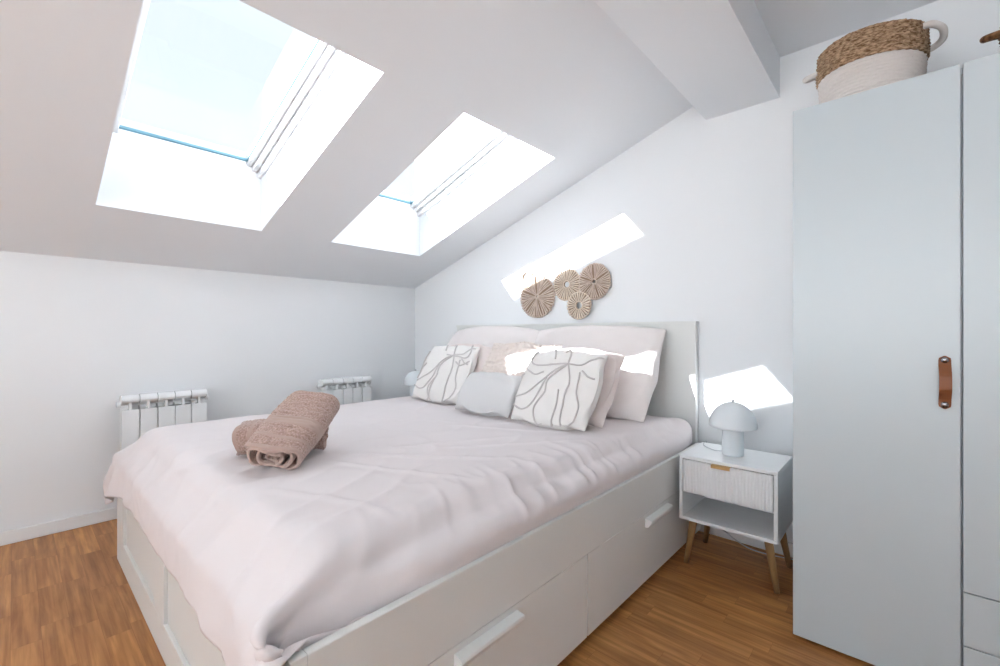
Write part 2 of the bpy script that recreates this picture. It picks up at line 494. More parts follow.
def refine(G, k):
    n, m = G.shape[0], G.shape[1]
    a = np.linspace(0, n - 1, (n - 1) * k + 1); b = np.linspace(0, m - 1, (m - 1) * k + 1)
    xi = np.minimum(a.astype(int), n - 2); fx = (a - xi)[:, None, None]
    yi = np.minimum(b.astype(int), m - 2); fy = (b - yi)[None, :, None]
    Q = (1 - fx) * (1 - fy) * G[xi][:, yi] + fx * (1 - fy) * G[xi + 1][:, yi] + (1 - fx) * fy * G[xi][:, yi + 1] + fx * fy * G[xi + 1][:, yi + 1]
    for _ in range(k):
        F = Q.copy(); F[1:-1, 1:-1] = 0.4 * Q[1:-1, 1:-1] + 0.15 * (Q[2:, 1:-1] + Q[:-2, 1:-1] + Q[1:-1, 2:] + Q[1:-1, :-2]); Q = F
    return Q

def normals(G):
    n = np.cross(np.gradient(G, axis=0), np.gradient(G, axis=1))
    return n / (np.linalg.norm(n, axis=-1, keepdims=True) + 1e-12)

def smoothstep(a, b, x):
    t = np.clip((x - a) / (b - a), 0, 1); return t * t * (3 - 2 * t)

def relax(P, a, b, L, k):
    d = P[b] - P[a]
    l = np.sqrt((d * d).sum(-1, keepdims=True)) + 1e-9
    Lx = L if np.isscalar(L) else L[..., None]
    c = 0.5 * k * (1 - Lx / l) * d
    P[a] += c; P[b] -= c

def relax_soft(P, a, b, L, k):      # only resists being shorter (bending)
    d = P[b] - P[a]
    l = np.sqrt((d * d).sum(-1, keepdims=True)) + 1e-9
    c = 0.5 * k * np.minimum(0, 1 - L / l) * 0 + 0.5 * k * np.where(l < L, (1 - L / l), 0) * d
    P[a] += c; P[b] -= c

def pillow_cloth(w, h, nx, ny, vol, seed, steps=160, excess=0.0):
    rng = np.random.RandomState(seed)
    u = np.linspace(-w / 2, w / 2, nx + 1); v = np.linspace(0, h, ny + 1)
    U, V = np.meshgrid(u, v, indexing='ij')
    base = np.stack([U, np.zeros_like(U), V], -1)
    P = np.stack([base, base]).copy()
    bump = np.sin(PI * (U / w + 0.5)) * np.sin(PI * V / h)
    P[0, ..., 1] -= 0.02 * bump; P[1, ..., 1] += 0.02 * bump
    P += rng.normal(0, 0.0012, P.shape)
    Vel = np.zeros_like(P)
    dx, dy = w / nx, h / ny; dg = math.hypot(dx, dy)
    A = slice(None)
    def weld():
        for e in ((A, 0), (A, -1), (0, A), (-1, A)):
            m = 0.5 * (P[0][e] + P[1][e]); P[0][e] = m; P[1][e] = m
    for s in range(steps):
        gx = np.gradient(P, axis=1); gy = np.gradient(P, axis=2)
        N = np.cross(gx, gy)                      # area weighted
        N[0] *= -1 if N[0, nx // 2, ny // 2, 1] > 0 else 1
        N[1] *= -1 if N[1, nx // 2, ny // 2, 1] < 0 else 1
        volume = ((P[1, ..., 1] - P[0, ..., 1]).sum()) * dx * dy
        p = float(np.clip((vol - volume) / vol * 5, -0.3, 1.0))
        old = P.copy()
        P += 0.93 * Vel + N / (dx * dy) * 0.0007 * p
        for it in range(5):
            for o in (0, 1):
                n1 = P.shape[1]; n2 = P.shape[2]
                relax(P, (A, slice(o, n1 - 1, 2)), (A, slice(o + 1, n1, 2)), dx * (1 + excess), 1)
                relax(P, (A, A, slice(o, n2 - 1, 2)), (A, A, slice(o + 1, n2, 2)), dy * (1 + excess), 1)
                relax(P, (A, slice(o, n1 - 1, 2), slice(0, n2 - 1)), (A, slice(o + 1, n1, 2), slice(1, n2)), dg, 0.35)
                relax(P, (A, slice(o, n1 - 1, 2), slice(1, n2)), (A, slice(o + 1, n1, 2), slice(0, n2 - 1)), dg, 0.35)
            for q in range(4):
                pass
            weld()
        Vel = P - old
    # light smoothing
    for _ in range(2):
        Q = P.copy()
        Q[:, 1:-1, 1:-1] = 0.5 * P[:, 1:-1, 1:-1] + 0.125 * (P[:, 2:, 1:-1] + P[:, :-2, 1:-1] + P[:, 1:-1, 2:] + P[:, 1:-1, :-2])
        P[:] = Q
    weld()
    return P

CREASE = [1.0]
def deform(P, slump, seed, droop=0.0):
    """settle a standing pillow: bottom widens, weight sinks, corners flop"""
    h = P[..., 2].max()
    z = P[..., 2]; t = np.clip(z / h, 0, 1)
    P[..., 1] *= 1 + slump * (1 - t) ** 1.5 - 0.25 * slump * t
    w = np.abs(P[..., 0]).max()
    # fill out the sides
    half = np.maximum(P[0, -1, :, 0] - P[0, 0, :, 0], 1e-6) / 2
    P[..., 0] *= (1 + 0.75 * (half.max() / half - 1))[None, None, :]
    lo, hi = P[0, :, 0, 2], P[0, :, -1, 2]
    L0, H0 = lo.min(), hi.max()
    f = (P[..., 2] - lo[None, :, None]) / (hi - lo)[None, :, None]
    P[..., 2] = 0.25 * P[..., 2] + 0.75 * (L0 + f * (H0 - L0))
    # gathers along the seams and broad dents
    nx_, ny_ = P.shape[1], P.shape[2]
    u = np.linspace(0, 1, nx_)[:, None]; v = np.linspace(0, 1, ny_)[None, :]
    eu = np.minimum(u, 1 - u); ev = np.minimum(v, 1 - v)
    for s_ in (0, 1):
        sg = -1 if s_ == 0 else 1
        inside = np.clip(np.minimum(eu, ev) * 9, 0, 1)
        g = 0.007 * np.exp(-eu * 9) * (ridge(u * 3 + seed, v * 11 + s_ * 5 + 0 * u, seed, 1.5) - 0.5) + 0.007 * np.exp(-ev * 9) * (ridge(u * 13 + s_ * 3 + 0 * v, v * 3, seed + 1, 1.5) - 0.5)
        g = g + 0.014 * (vnoise(u * 3.2 + 0 * v, v * 2.7 + 9 + 0 * u, seed + 2) - 0.5) + 0.006 * (ridge(u * 4 + v * 2.5, v * 5 - u * 3 + 7, seed + 3, 3) - 0.3)
        P[s_, ..., 1] += sg * g * inside * CREASE[0]
    corner = (np.abs(P[..., 0]) / w) ** 4 * t ** 4
    P[..., 2] -= droop * corner
    P[..., 1] += droop * 0.6 * corner
    return P

def bil(G, a, b):
    n, m = G.shape[0] - 1, G.shape[1] - 1
    x = min(max(a, 0), 0.9999) * n; y = min(max(b, 0), 0.9999) * m
    i, j = int(x), int(y); fx, fy = x - i, y - j
    return Vector(((1 - fx) * (1 - fy) * G[i, j] + fx * (1 - fy) * G[i + 1, j] + (1 - fx) * fy * G[i, j + 1] + fx * fy * G[i + 1, j + 1]).tolist())

def pillow_mesh(P, name):
    n, m = P.shape[1], P.shape[2]
    verts = []; idx = np.zeros((2, n, m), int)
    for s in (0, 1):
        for i in range(n):
            for j in range(m):
                if s == 1 and (i in (0, n - 1) or j in (0, m - 1)):
                    idx[1, i, j] = idx[0, i, j]
                else:
                    idx[s, i, j] = len(verts); verts.append(P[s, i, j].tolist())
    faces = []
    for i in range(n - 1):
        for j in range(m - 1):
            faces.append((idx[0, i, j], idx[0, i + 1, j], idx[0, i + 1, j + 1], idx[0, i, j + 1]))
            faces.append((idx[1, i, j], idx[1, i, j + 1], idx[1, i + 1, j + 1], idx[1, i + 1, j]))
    me = bpy.data.meshes.new(name); me.from_pydata(verts, [], [tuple(int(k) for k in f) for f in faces])
    return me

ZT = 0.600                        # top of the made bed

def place(o, x, y, lean, rz, z=ZT):
    """stand on the bed, leaning back (+y) by lean radians"""
    o.matrix_world = Matrix.Translation((x, y, z)) @ Matrix.Rotation(rz, 4, 'Z') @ Matrix.Rotation(-lean, 4, 'X')

def drop_to(o, me, z=ZT, sink=0.008):
    low = min((o.matrix_world @ v.co).z for v in me.vertices)
    o.location.z += z - sink - low

# ------------------------------------------------------------------ bed
bed = thing('double_bed', 'white double bed frame with tall panelled headboard and drawers under a pink duvet', 'bed', (1.54, -1.1, 0))
def bobj(name, bm, m, parent=bed, **kw):
    bm.transform(Matrix.Translation((-1.54, 1.1, 0)))
    return obj(name, bm, m, parent, **kw)
X0, X1, YF, YH = 0.585, 2.49, -2.12, -0.045
# headboard: posts, top rail, middle stile, recessed panels
HX0, HX1 = 0.612, 2.462
bm = boxes((HX0, 0.76, YH, -0.006, 0.0, 1.088), (2.305, HX1, YH, -0.006, 0.0, 1.088), (0.76, 2.305, YH, -0.006, 0.948, 1.088),
           (1.465, 1.605, YH, -0.006, 0.45, 0.948), (0.76, 2.305, YH, -0.006, 0.10, 0.45),
           (0.76, 1.465, YH + 0.014, -0.01, 0.45, 0.948), (1.605, 2.305, YH + 0.014, -0.01, 0.45, 0.948))
bobj('headboard', bm, M['bed'], bevel=0.002)
bobj('headboard_cap', boxes((HX0 - 0.004, HX1 + 0.004, YH - 0.004, -0.005, 1.088, 1.102)), M['bed'], bevel=0.002)
# side rails
bobj('side_rail', boxes((X1 - 0.022, X1, YF + 0.03, YH, 0.305, 0.472)), M['bed'], bevel=0.003)
bobj('side_rail', boxes((X0, X0 + 0.022, YF + 0.03, YH, 0.02, 0.472)), M['bed'], bevel=0.003)
# foot: panel with raised stiles and rails, recess between
bm = boxes((0.75, 2.325, YF + 0.012, YF + 0.030, 0.02, 0.472))
bm2 = bm
box(bm2, X0, 0.75, YF, YF + 0.030, 0.0, 0.472); box(bm2, 2.325, X1, YF, YF + 0.030, 0.0, 0.472)
box(bm2, 0.75, 2.325, YF, YF + 0.012, 0.0, 0.112); box(bm2, 0.75, 2.325, YF, YF + 0.012, 0.39, 0.472)
box(bm2, 1.385, 1.53, YF, YF + 0.012, 0.112, 0.39)
bobj('footboard', bm2, M['bed'], bevel=0.002)
bobj('slat_base', boxes((X0 + 0.03, X1 - 0.03, YF + 0.04, YH - 0.01, 0.31, 0.345)), M['bed'])
bobj('drawer_carcass', boxes((X1 - 0.06, X1 - 0.022, YF + 0.035, YH - 0.005, 0.03, 0.30)), M['gap'])
for (a, b) in ((YF + 0.002, -1.156), (-1.150, YH - 0.002)):
    d = bobj('drawer', boxes((X1 - 0.0215, X1 - 0.001, a, b, 0.030, 0.3035)), M['bed'], bevel=0.0015)
    mid = (a + b) / 2 if a > -2 else -1.63
    bm = bmesh.new()
    # wedge-shaped grip that overhangs
    ya, yb = mid - 0.115, mid + 0.115
    prof = [(X1 - 0.001, 0.288), (X1 + 0.026, 0.284), (X1 + 0.028, 0.276), (X1 + 0.012, 0.252), (X1 - 0.001, 0.250)]
    va = [bm.verts.new((x, ya, z)) for x, z in prof]; vb = [bm.verts.new((x, yb, z)) for x, z in prof]
    n = len(prof)
    for i in range(n): bm.faces.new((va[i], va[(i + 1) % n], vb[(i + 1) % n], vb[i]))
    bm.faces.new(va[::-1]); bm.faces.new(vb)
    bm.transform(Matrix.Translation((-1.54, 1.1, 0)))
    obj('handle', bm, M['handle_white'], d, bevel=0.002)

mt = tag(obj('mattress', boxes((0.65, 2.385, -2.035, -0.12, 0.347, 0.57)), M['mattress'], bevel=0.068), 'thick mattress lying inside the white bed frame under the pink duvet', 'mattress')
mt.modifiers['bevel'].segments = 4

# ------------------------------------------------------------------ duvet, solved as cloth
def duvet():
    nx, ny = 118, 130
    left, right = 0.135, 0.165          # cloth beyond the mattress edge
    xa, xb = 0.63, 2.41                # flat part
    head, foot = -0.125, -2.06
    s = np.linspace(-left, (xb - xa) + right, nx + 1)
    t = np.linspace(0, (head - foot) + 0.215, ny + 1)
    W, Hh = xb - xa, head - foot
    def wrap(q, r):                    # arc length q past the edge -> outward, down
        q = np.maximum(q, 0); a = np.minimum(q / r, PI / 2)
        return r * np.sin(a), r * (1 - np.cos(a)) + np.maximum(0, q - r * PI / 2)
    Sg, Tg = np.meshgrid(s, t, indexing='ij')
    oxr, dzr = wrap(Sg - W, 0.062); oxl, dzl = wrap(-Sg, 0.05)
    oy, dzy = wrap(Tg - Hh, 0.065)
    X = xa + np.clip(Sg, 0, W) + oxr - oxl
    Y = head - np.clip(Tg, 0, Hh) - oy
    Z = ZT - np.maximum.reduce([dzr, dzl, dzy]) - 0.25 * np.minimum(dzl + dzr, dzy)
    W_i = lambda a, b: int(np.searchsorted(a, b - 0.05)); jr0 = lambda a, b: int(np.searchsorted(a, b - 0.02))
    P = np.stack([X, Y, Z], -1)
    # low frequency seeds for wrinkles
    def noise(fx, fy, amp, sd):
        r = np.random.RandomState(sd); g = np.zeros_like(X)
        for _ in range(10):
            kx, ky = r.normal(0, fx), r.normal(0, fy); g += np.sin(kx * X + ky * Y + r.uniform(0, 6.28))
        return amp * g / 3.2
    P[..., 2] += noise(8, 5, 0.004, 1) + noise(30, 12, 0.002, 2)
    ex = 1 + 0.012 * np.exp(-((X - 2.45) / 0.22) ** 2)
    dx, dy = s[1] - s[0], t[1] - t[0]
    LX = np.full((nx, ny + 1), dx) * 1.006
    LX[W_i(s, W):, jr0(t, Hh):] *= 1.35
    LY = (dy * ex)[:, :-1] * 1.004
    dg = math.hypot(dx, dy)
    pin_h = P[:, 0].copy()
    jr = int(np.searchsorted(-Y[nx // 2], 1.99))
    pin_r = np.stack([np.full(ny + 1, 2.452), Y[nx // 2], np.full(ny + 1, 0.458)], -1)
    path = np.array([(2.452, Y[nx // 2][jr], 0.458), (2.462, -2.07, 0.482), (2.484, -2.105, 0.486), (2.488, -2.134, 0.474), (2.480, -2.140, 0.10)])
    seg = np.r_[0, np.cumsum(np.linalg.norm(np.diff(path, axis=0), axis=1))]
    arc = np.arange(ny + 1 - jr) * (t[1] - t[0])
    for c_ in range(3): pin_r[jr:, c_] = np.interp(arc, seg, path[:, c_])
    Vel = np.zeros_like(P)
    A = slice(None)
    bx0, bx1, by0 = 0.63, 2.405, -2.055
    r0 = 0.07
    for st in range(130):
        old = P.copy()
        P += 0.9 * Vel; P[..., 2] -= 0.0005
        for it in range(6):
            for o in (0, 1):
                relax(P, (slice(o, nx, 2), A), (slice(o + 1, nx + 1, 2), A), LX[o::2], 1)
                relax(P, (A, slice(o, ny, 2)), (A, slice(o + 1, ny + 1, 2)), LY[:, o::2], 1)
                relax(P, (slice(o, nx, 2), slice(0, ny)), (slice(o + 1, nx + 1, 2), slice(1, ny + 1)), dg, 0.25)
                relax(P, (slice(o, nx, 2), slice(1, ny + 1)), (slice(o + 1, nx + 1, 2), slice(0, ny)), dg, 0.25)
            for (g, L) in ((3, dx), (3, dy)):
                pass
            for o in range(0, 8, 4):     # bending over 4 cells keeps creases wide
                for q in range(4):
                    a = slice(o + q, nx - 3, 8); 
                    n_ = len(range(o + q, nx - 3, 8)); b_ = slice(o + q + 4, o + q + 4 + 8 * n_, 8)
                    relax_soft(P, (a, A), (b_, A), 4 * dx * 0.992, 0.25)
                    a = slice(o + q, ny - 3, 8); n_ = len(range(o + q, ny - 3, 8)); b_ = slice(o + q + 4, o + q + 4 + 8 * n_, 8)
                    relax_soft(P, (A, a), (A, b_), 4 * dy * 0.992, 0.25)
            # mattress: rounded box sdf
            c = np.array([(bx0 + bx1) / 2, (by0 - 0.10) / 2, 0.30]); hw = np.array([(bx1 - bx0) / 2, (-0.10 - by0) / 2, 0.285])
            q = P - c; qa = np.abs(q) - (hw - r0)
            out = np.maximum(qa, 0); l = np.sqrt((out ** 2).sum(-1))
            sd = l + np.minimum(qa.max(-1), 0) - r0
            m = (sd < 0.010) & (l > 1e-6)
            nrm = out / (l[..., None] + 1e-9) * np.sign(q)
            P += np.where(m[..., None], nrm * (0.010 - sd)[..., None], 0)
            deep = (l <= 1e-6) & (sd < 0.01)
            P[..., 2] = np.where(deep, 0.595, P[..., 2])
            touch = (sd < 0.0115)[..., None]   # friction keeps the cloth where it lies
            P[..., :2] = np.where(touch, 0.35 * P[..., :2] + 0.65 * old[..., :2], P[..., :2])
            # frame faces
            low = P[..., 2] < 0.485
            fy = low & (P[..., 1] > YF - 0.012) & (P[..., 1] < YF + 0.06) & (P[..., 0] > X0 - 0.01) & (P[..., 0] < 2.50)
            P[..., 1] = np.where(fy, YF - 0.012, P[..., 1])
            fx = low & (P[..., 0] > X0 - 0.012) & (P[..., 0] < X0 + 0.04) & (P[..., 1] > YF - 0.005)
            P[..., 0] = np.where(fx, X0 - 0.012, P[..., 0])
            P[:, 0] = pin_h
            P[-1] = pin_r
        Vel = P - old
    # pressed seam along the long side
    jd = int(np.searchsorted(t, Hh + 0.03))
    for _ in range(14):
        P[1:-1, jd:] = 0.5 * P[1:-1, jd:] + 0.25 * (P[2:, jd:] + P[:-2, jd:])
    P = refine(P, 2)
    U = refine(np.stack([Sg, Tg, Sg * 0], -1), 2)
    s_, t_ = U[..., 0] + xa, head - U[..., 1]          # flat cloth coordinates, world-like
    N = normals(P)
    N *= np.where((N[..., 2:3].mean() < 0), -1, 1)
    X_, Y_ = s_, t_
    warp = vnoise(X_ * 4, Y_ * 4, 5)
    # gathers running over the tucked side
    side = smoothstep(2.16, 2.42, X_) * smoothstep(-2.1, -1.9, Y_) * (0.35 + 0.65 * smoothstep(0.35, 0.75, vnoise(X_ * 0 + 3, Y_ * 2.3, 7)))
    d = 0.008 * side * (ridge(X_ * 3 + Y_ * 1.2, Y_ * 13 + X_ * 4 + warp, 8, 2.2) - 0.3) + 0.0095 * side * (ridge(X_ * 5, Y_ * 21 + X_ * 6, 9, 2.5) - 0.3)
    # folds falling over the foot
    ft = smoothstep(-1.35, -1.95, Y_) * smoothstep(-2.42, -2.10, Y_)
    d += 0.008 * ft * (ridge(X_ * 7 + Y_ * 3.5 + 0.6 * warp, Y_ * 1.2, 10, 2.5) - 0.3) + 0.004 * ft * (ridge(X_ * 15 - Y_ * 4, Y_ * 2.0, 11, 2.2) - 0.3)
    # soft creases on the top
    top = 1 - 0.6 * side
    d += 0.0045 * top * (ridge(X_ * 2.4 + Y_ * 1.6, Y_ * 4.2 - X_ * 2.0 + warp, 12, 5)) + 0.0028 * top * ridge(X_ * 6 + Y_ * 2, Y_ * 3.5 - X_ * 3.5, 13, 5)
    d += 0.006 * (vnoise(X_ * 3.1, Y_ * 3.1, 14) - 0.5)
    # long fold lines fanning out from under the towels and towards the side
    for (x0, y0, x1, y1, amp, w) in ((1.75, -1.62, 2.30, -1.22, 0.006, 0.013), (1.80, -1.70, 2.33, -1.50, 0.006, 0.012), (1.72, -1.55, 2.05, -0.98, 0.005, 0.014),
                                     (1.55, -1.98, 1.35, -2.10, 0.005, 0.012), (1.20, -1.20, 1.62, -0.95, 0.004, 0.013), (1.95, -1.95, 2.35, -1.80, 0.005, 0.013),
                                     (1.90, -1.35, 2.36, -0.80, 0.004, 0.012), (1.05, -1.95, 1.40, -1.60, 0.005, 0.014), (1.62, -1.05, 2.25, -0.72, 0.004, 0.012)):
        vx, vy = x1 - x0, y1 - y0; L2 = vx * vx + vy * vy
        tt = ((X_ - x0) * vx + (Y_ - y0) * vy) / L2
        off = ((X_ - x0) * vy - (Y_ - y0) * vx) / math.sqrt(L2) + 0.012 * np.sin(tt * 5 + x0 * 9)
        d += amp * np.exp(-(off / w) ** 2) * smoothstep(-0.05, 0.2, tt) * (1 - smoothstep(0.75, 1.1, tt))
    d += 0.0025 * smoothstep(2.195, 2.207, X_) * (1 - smoothstep(2.36, 2.42, X_))      # pressed seam along the long side
    d *= smoothstep(2.52, 2.47, X_) * 1.0
    P += N * d[..., None]
    nx, ny = nx * 2, ny * 2
    verts = P.reshape(-1, 3).tolist()
    m1 = ny + 1
    faces = [(i * m1 + j, i * m1 + j + 1, (i + 1) * m1 + j + 1, (i + 1) * m1 + j) for i in range(nx) for j in range(ny)]
    me = bpy.data.meshes.new('duvet'); me.from_pydata(verts, [], faces)
    return me
dv = link('duvet', duvet(), M['duvet'], None, smooth=True, solid=-0.008)
tag(dv, 'pale pink duvet spread over the bed, hanging over its foot', 'duvet')

# ------------------------------------------------------------------ pillows
def euro(name, w, h, vol, seed, x, y, lean, rz, m, label, cat='pillow', group=None, slump=0.15, droop=0.02, n=30, sink=0.008):
    P = pillow_cloth(w, h, n, max(16, int(n * h / w)), vol, seed)
    P = deform(np.stack([refine(P[0], 2), refine(P[1], 2)]), slump, seed, droop)
    P[1, 0], P[1, -1], P[1, :, 0], P[1, :, -1] = P[0, 0], P[0, -1], P[0, :, 0], P[0, :, -1]
    me = pillow_mesh(P, name)
    o = link(name, me, m, None, smooth=True, subsurf=1)
    place(o, x, y, lean, rz); drop_to(o, me, sink=sink)
    tag(o, label, cat, group)
    return o, P
R = math.radians
euro('pillow', 0.86, 0.56, 0.027, 11, 1.915, -0.385, R(30), 0, M['euro'], 'large blush pillow against the right half of the headboard', droop=0.02)
euro('pillow', 0.86, 0.57, 0.027, 12, 1.075, -0.37, R(29), 0, M['euro'], 'large blush pillow against the left half of the headboard', droop=0.03)
euro('pillow', 0.52, 0.42, 0.010, 13, 1.995, -0.62, R(32), R(-2), M['euro2'], 'rose pink pillow squeezed between the right vine cushion and the large blush pillow')
euro('pillow', 0.52, 0.42, 0.010, 14, 1.10, -0.55, R(30), R(3), M['euro2'], 'rose pink pillow mostly hidden behind the left vine cushion')

def cushion(name, w, h, vol, seed, x, y, lean, rz, m, label, group=None, lines=None, waffle=False, n=30, slump=0.1, droop=0.0):
    CREASE[0] = 0.42
    P = deform(pillow_cloth(w, h, n, max(14, int(n * h / w)), vol, seed), slump, seed, droop)
    CREASE[0] = 1.0
    if waffle:
        # refine and press the cells in
        k = 5; N1, N2 = P.shape[1], P.shape[2]
        a = np.linspace(0, 1, (N1 - 1) * k + 1); b = np.linspace(0, 1, (N2 - 1) * k + 1)
        F = []
        for s in (0, 1):
            G = P[s]
            xi = np.minimum((a * (N1 - 1)).astype(int), N1 - 2); fx = (a * (N1 - 1) - xi)[:, None, None]
            yi = np.minimum((b * (N2 - 1)).astype(int), N2 - 2); fy = (b * (N2 - 1) - yi)[None, :, None]
            Q = (1 - fx) * (1 - fy) * G[xi][:, yi] + fx * (1 - fy) * G[xi + 1][:, yi] + (1 - fx) * fy * G[xi][:, yi + 1] + fx * fy * G[xi + 1][:, yi + 1]
            F.append(Q)
        F = np.stack(F)
        for _ in range(4):
            Q = F.copy(); Q[:, 1:-1, 1:-1] = 0.25 * (F[:, 2:, 1:-1] + F[:, :-2, 1:-1] + F[:, 1:-1, 2:] + F[:, 1:-1, :-2]); F = Q
        cx = np.abs(np.sin(PI * a * 18))[:, None]; cy = np.abs(np.sin(PI * b * 15))[None, :]
        d = 0.013 * (np.sqrt(cx * cy))
        edge = np.minimum(1, np.minimum(np.minimum(a, 1 - a)[:, None], np.minimum(b, 1 - b)[None, :]) * 25)
        F[0, ..., 1] += d * edge; F[1, ..., 1] -= d * edge
        P = F
    me = pillow_mesh(P, name)
    o = link(name, me, m, None, smooth=True, subsurf=0 if waffle else 1)
    place(o, x, y, lean, rz); drop_to(o, me)
    tag(o, label, 'cushion', group)
    if lines:
        bm = bmesh.new()
        G = P[0]
        for ln in lines:
            pts = []
            for p in bez([(q[0], q[1], 0) for q in ln], 10):
                a, b = p.x, 1 - p.y
                c = bil(G, a, b)
                e = bil(G, a + 0.02, b) - c; f = bil(G, a, b + 0.02) - c
                nn = e.cross(f).normalized()
                if nn.y > 0: nn = -nn
                pts.append(c + nn * 0.0035)
            tube(bm, pts, 0.0042, 6, flat=(1, 1))
        obj('embroidery', bm, M['cord'], o, smooth=True)['label'] = 'raised taupe cord lines'
    return o

raw = [[(325, 310), (260, 350), (180, 430), (95, 485)], [(240, 375), (200, 460), (130, 525), (62, 520)],
       [(325, 310), (250, 380), (235, 440), (190, 500), (190, 550), (210, 600)], [(290, 420), (280, 490), (260, 560), (255, 606)],
       [(325, 310), (330, 380), (310, 450), (300, 540), (290, 615)], [(370, 340), (355, 420), (362, 500), (345, 560), (300, 610)],
       [(320, 212), (333, 250), (325, 310)], [(325, 310), (380, 305), (430, 270), (490, 240)], [(180, 222), (165, 280), (200, 318), (320, 310)],
       [(262, 225), (268, 290)], [(150, 360), (110, 400), (62, 470)], [(135, 270), (120, 330), (62, 440)], [(380, 330), (400, 350), (420, 355)],
       [(150, 330), (190, 362), (225, 350)]]
LN = []
for ln in raw:
    q = []
    for (x, y) in ln:
        v = (y - 205) / (600 - 205); xl = 150 - 115 * v; xr = 515 - 125 * v
        q.append((min(max((x - xl) / (xr - xl), 0.03), 0.97), min(max(v - 0.05 * (1 - (x - xl) / (xr - xl)) * 0, 0.03), 0.97)))
    LN.append(q)
LN2 = [[(1 - 0.04 - a * 0.92, b) for a, b in ln] if k % 5 == 3 else [(a * 0.95 + 0.03, b * 0.97) for a, b in ln] for k, ln in enumerate(LN)]
cushion('cushion', 0.54, 0.44, 0.0105, 22, 1.60, -0.60, R(30), R(0), M['waffle'], 'cream waffle-weave cushion in the middle, behind the plain grey one', waffle=True, n=26)
cushion('cushion', 0.455, 0.405, 0.0082, 21, 2.025, -0.77, R(32), R(0), M['offwhite'], 'off-white vine-embroidered cushion on the right, in front of the rose pillow', lines=LN, group='vine embroidered cushions')
cushion('cushion', 0.455, 0.42, 0.0082, 24, 1.060, -0.65, R(31), R(3), M['offwhite'], 'off-white vine-embroidered cushion on the left, nearest the radiators', lines=LN2, group='vine embroidered cushions')
cushion('cushion', 0.43, 0.255, 0.0043, 23, 1.585, -0.76, R(32), R(0), M['grey'], 'small plain grey oblong cushion in front of the waffle cushion', n=26)

# ------------------------------------------------------------------ towels
def towel(label, wid, hgt, length, turns, seed, mtx, group='rolled towels on the duvet'):
    rng = np.random.RandomState(seed)
    th = 0.0105
    n = int(turns * 34); nl = 64
    verts = []; uvs = []
    for i in range(n + 1):
        a = i / n * turns * 2 * PI
        f = 0.14 + 0.86 * i / n
        # flattened spiral
        cx = math.cos(a + 2.6); sx = math.sin(a + 2.6)
        ex = 0.75
        X = wid / 2 * f * math.copysign(abs(cx) ** ex, cx); Z = hgt / 2 * f * math.copysign(abs(sx) ** ex, sx) * (0.9 if sx < 0 else 1)
        for j in range(nl + 1):
            u = j / nl
            off = 0.006 * math.sin(3 * a + seed) * (1 - u) + (1 - f) * 0.010 * math.sin(a * 1.3)
            bulge = 1 + 0.05 * math.sin(PI * u) + 0.02 * math.sin(7 * u + seed + a * 0.5)
            fz = 0.0026 * rng.normal()
            verts.append((X * bulge, (u - 0.5) * length + off, Z * bulge + fz + 0.003 * math.sin(11 * u + 2 * a)))
    m1 = nl + 1
    faces = [(i * m1 + j, (i + 1) * m1 + j, (i + 1) * m1 + j + 1, i * m1 + j + 1) for i in range(n) for j in range(nl)]
    me = bpy.data.meshes.new('rolled_towel'); me.from_pydata(verts, [], faces)
    uv = me.uv_layers.new(name='UVMap')
    for l in me.loops:
        i, j = divmod(l.vertex_index, m1); uv.data[l.index].uv = (j / nl, i / n)
    o = link('rolled_towel', me, M['towel'], None, smooth=True)
    k = o.modifiers.new('solid', 'SOLIDIFY'); k.thickness = th; k.offset = -1
    k = o.modifiers.new('sub', 'SUBSURF'); k.levels = 1; k.render_levels = 1
    o.matrix_world = mtx
    return tag(o, label, 'towel', group)

towel('dusty rose rolled towel lying flat on the duvet beneath the leaning one', 0.135, 0.105, 0.29, 3, 5,
      Matrix.Translation((1.590, -1.775, ZT + 0.060)) @ Matrix.Rotation(R(-33), 4, 'Z'))
towel('dusty rose rolled towel propped diagonally on top of the flat one', 0.19, 0.088, 0.30, 3, 8,
      Matrix.Translation((1.718, -1.785, ZT + 0.112)) @ Matrix.Rotation(R(36), 4, 'Z') @ Matrix.Rotation(R(27), 4, 'X') @ Matrix.Rotation(R(6), 4, 'Y'))

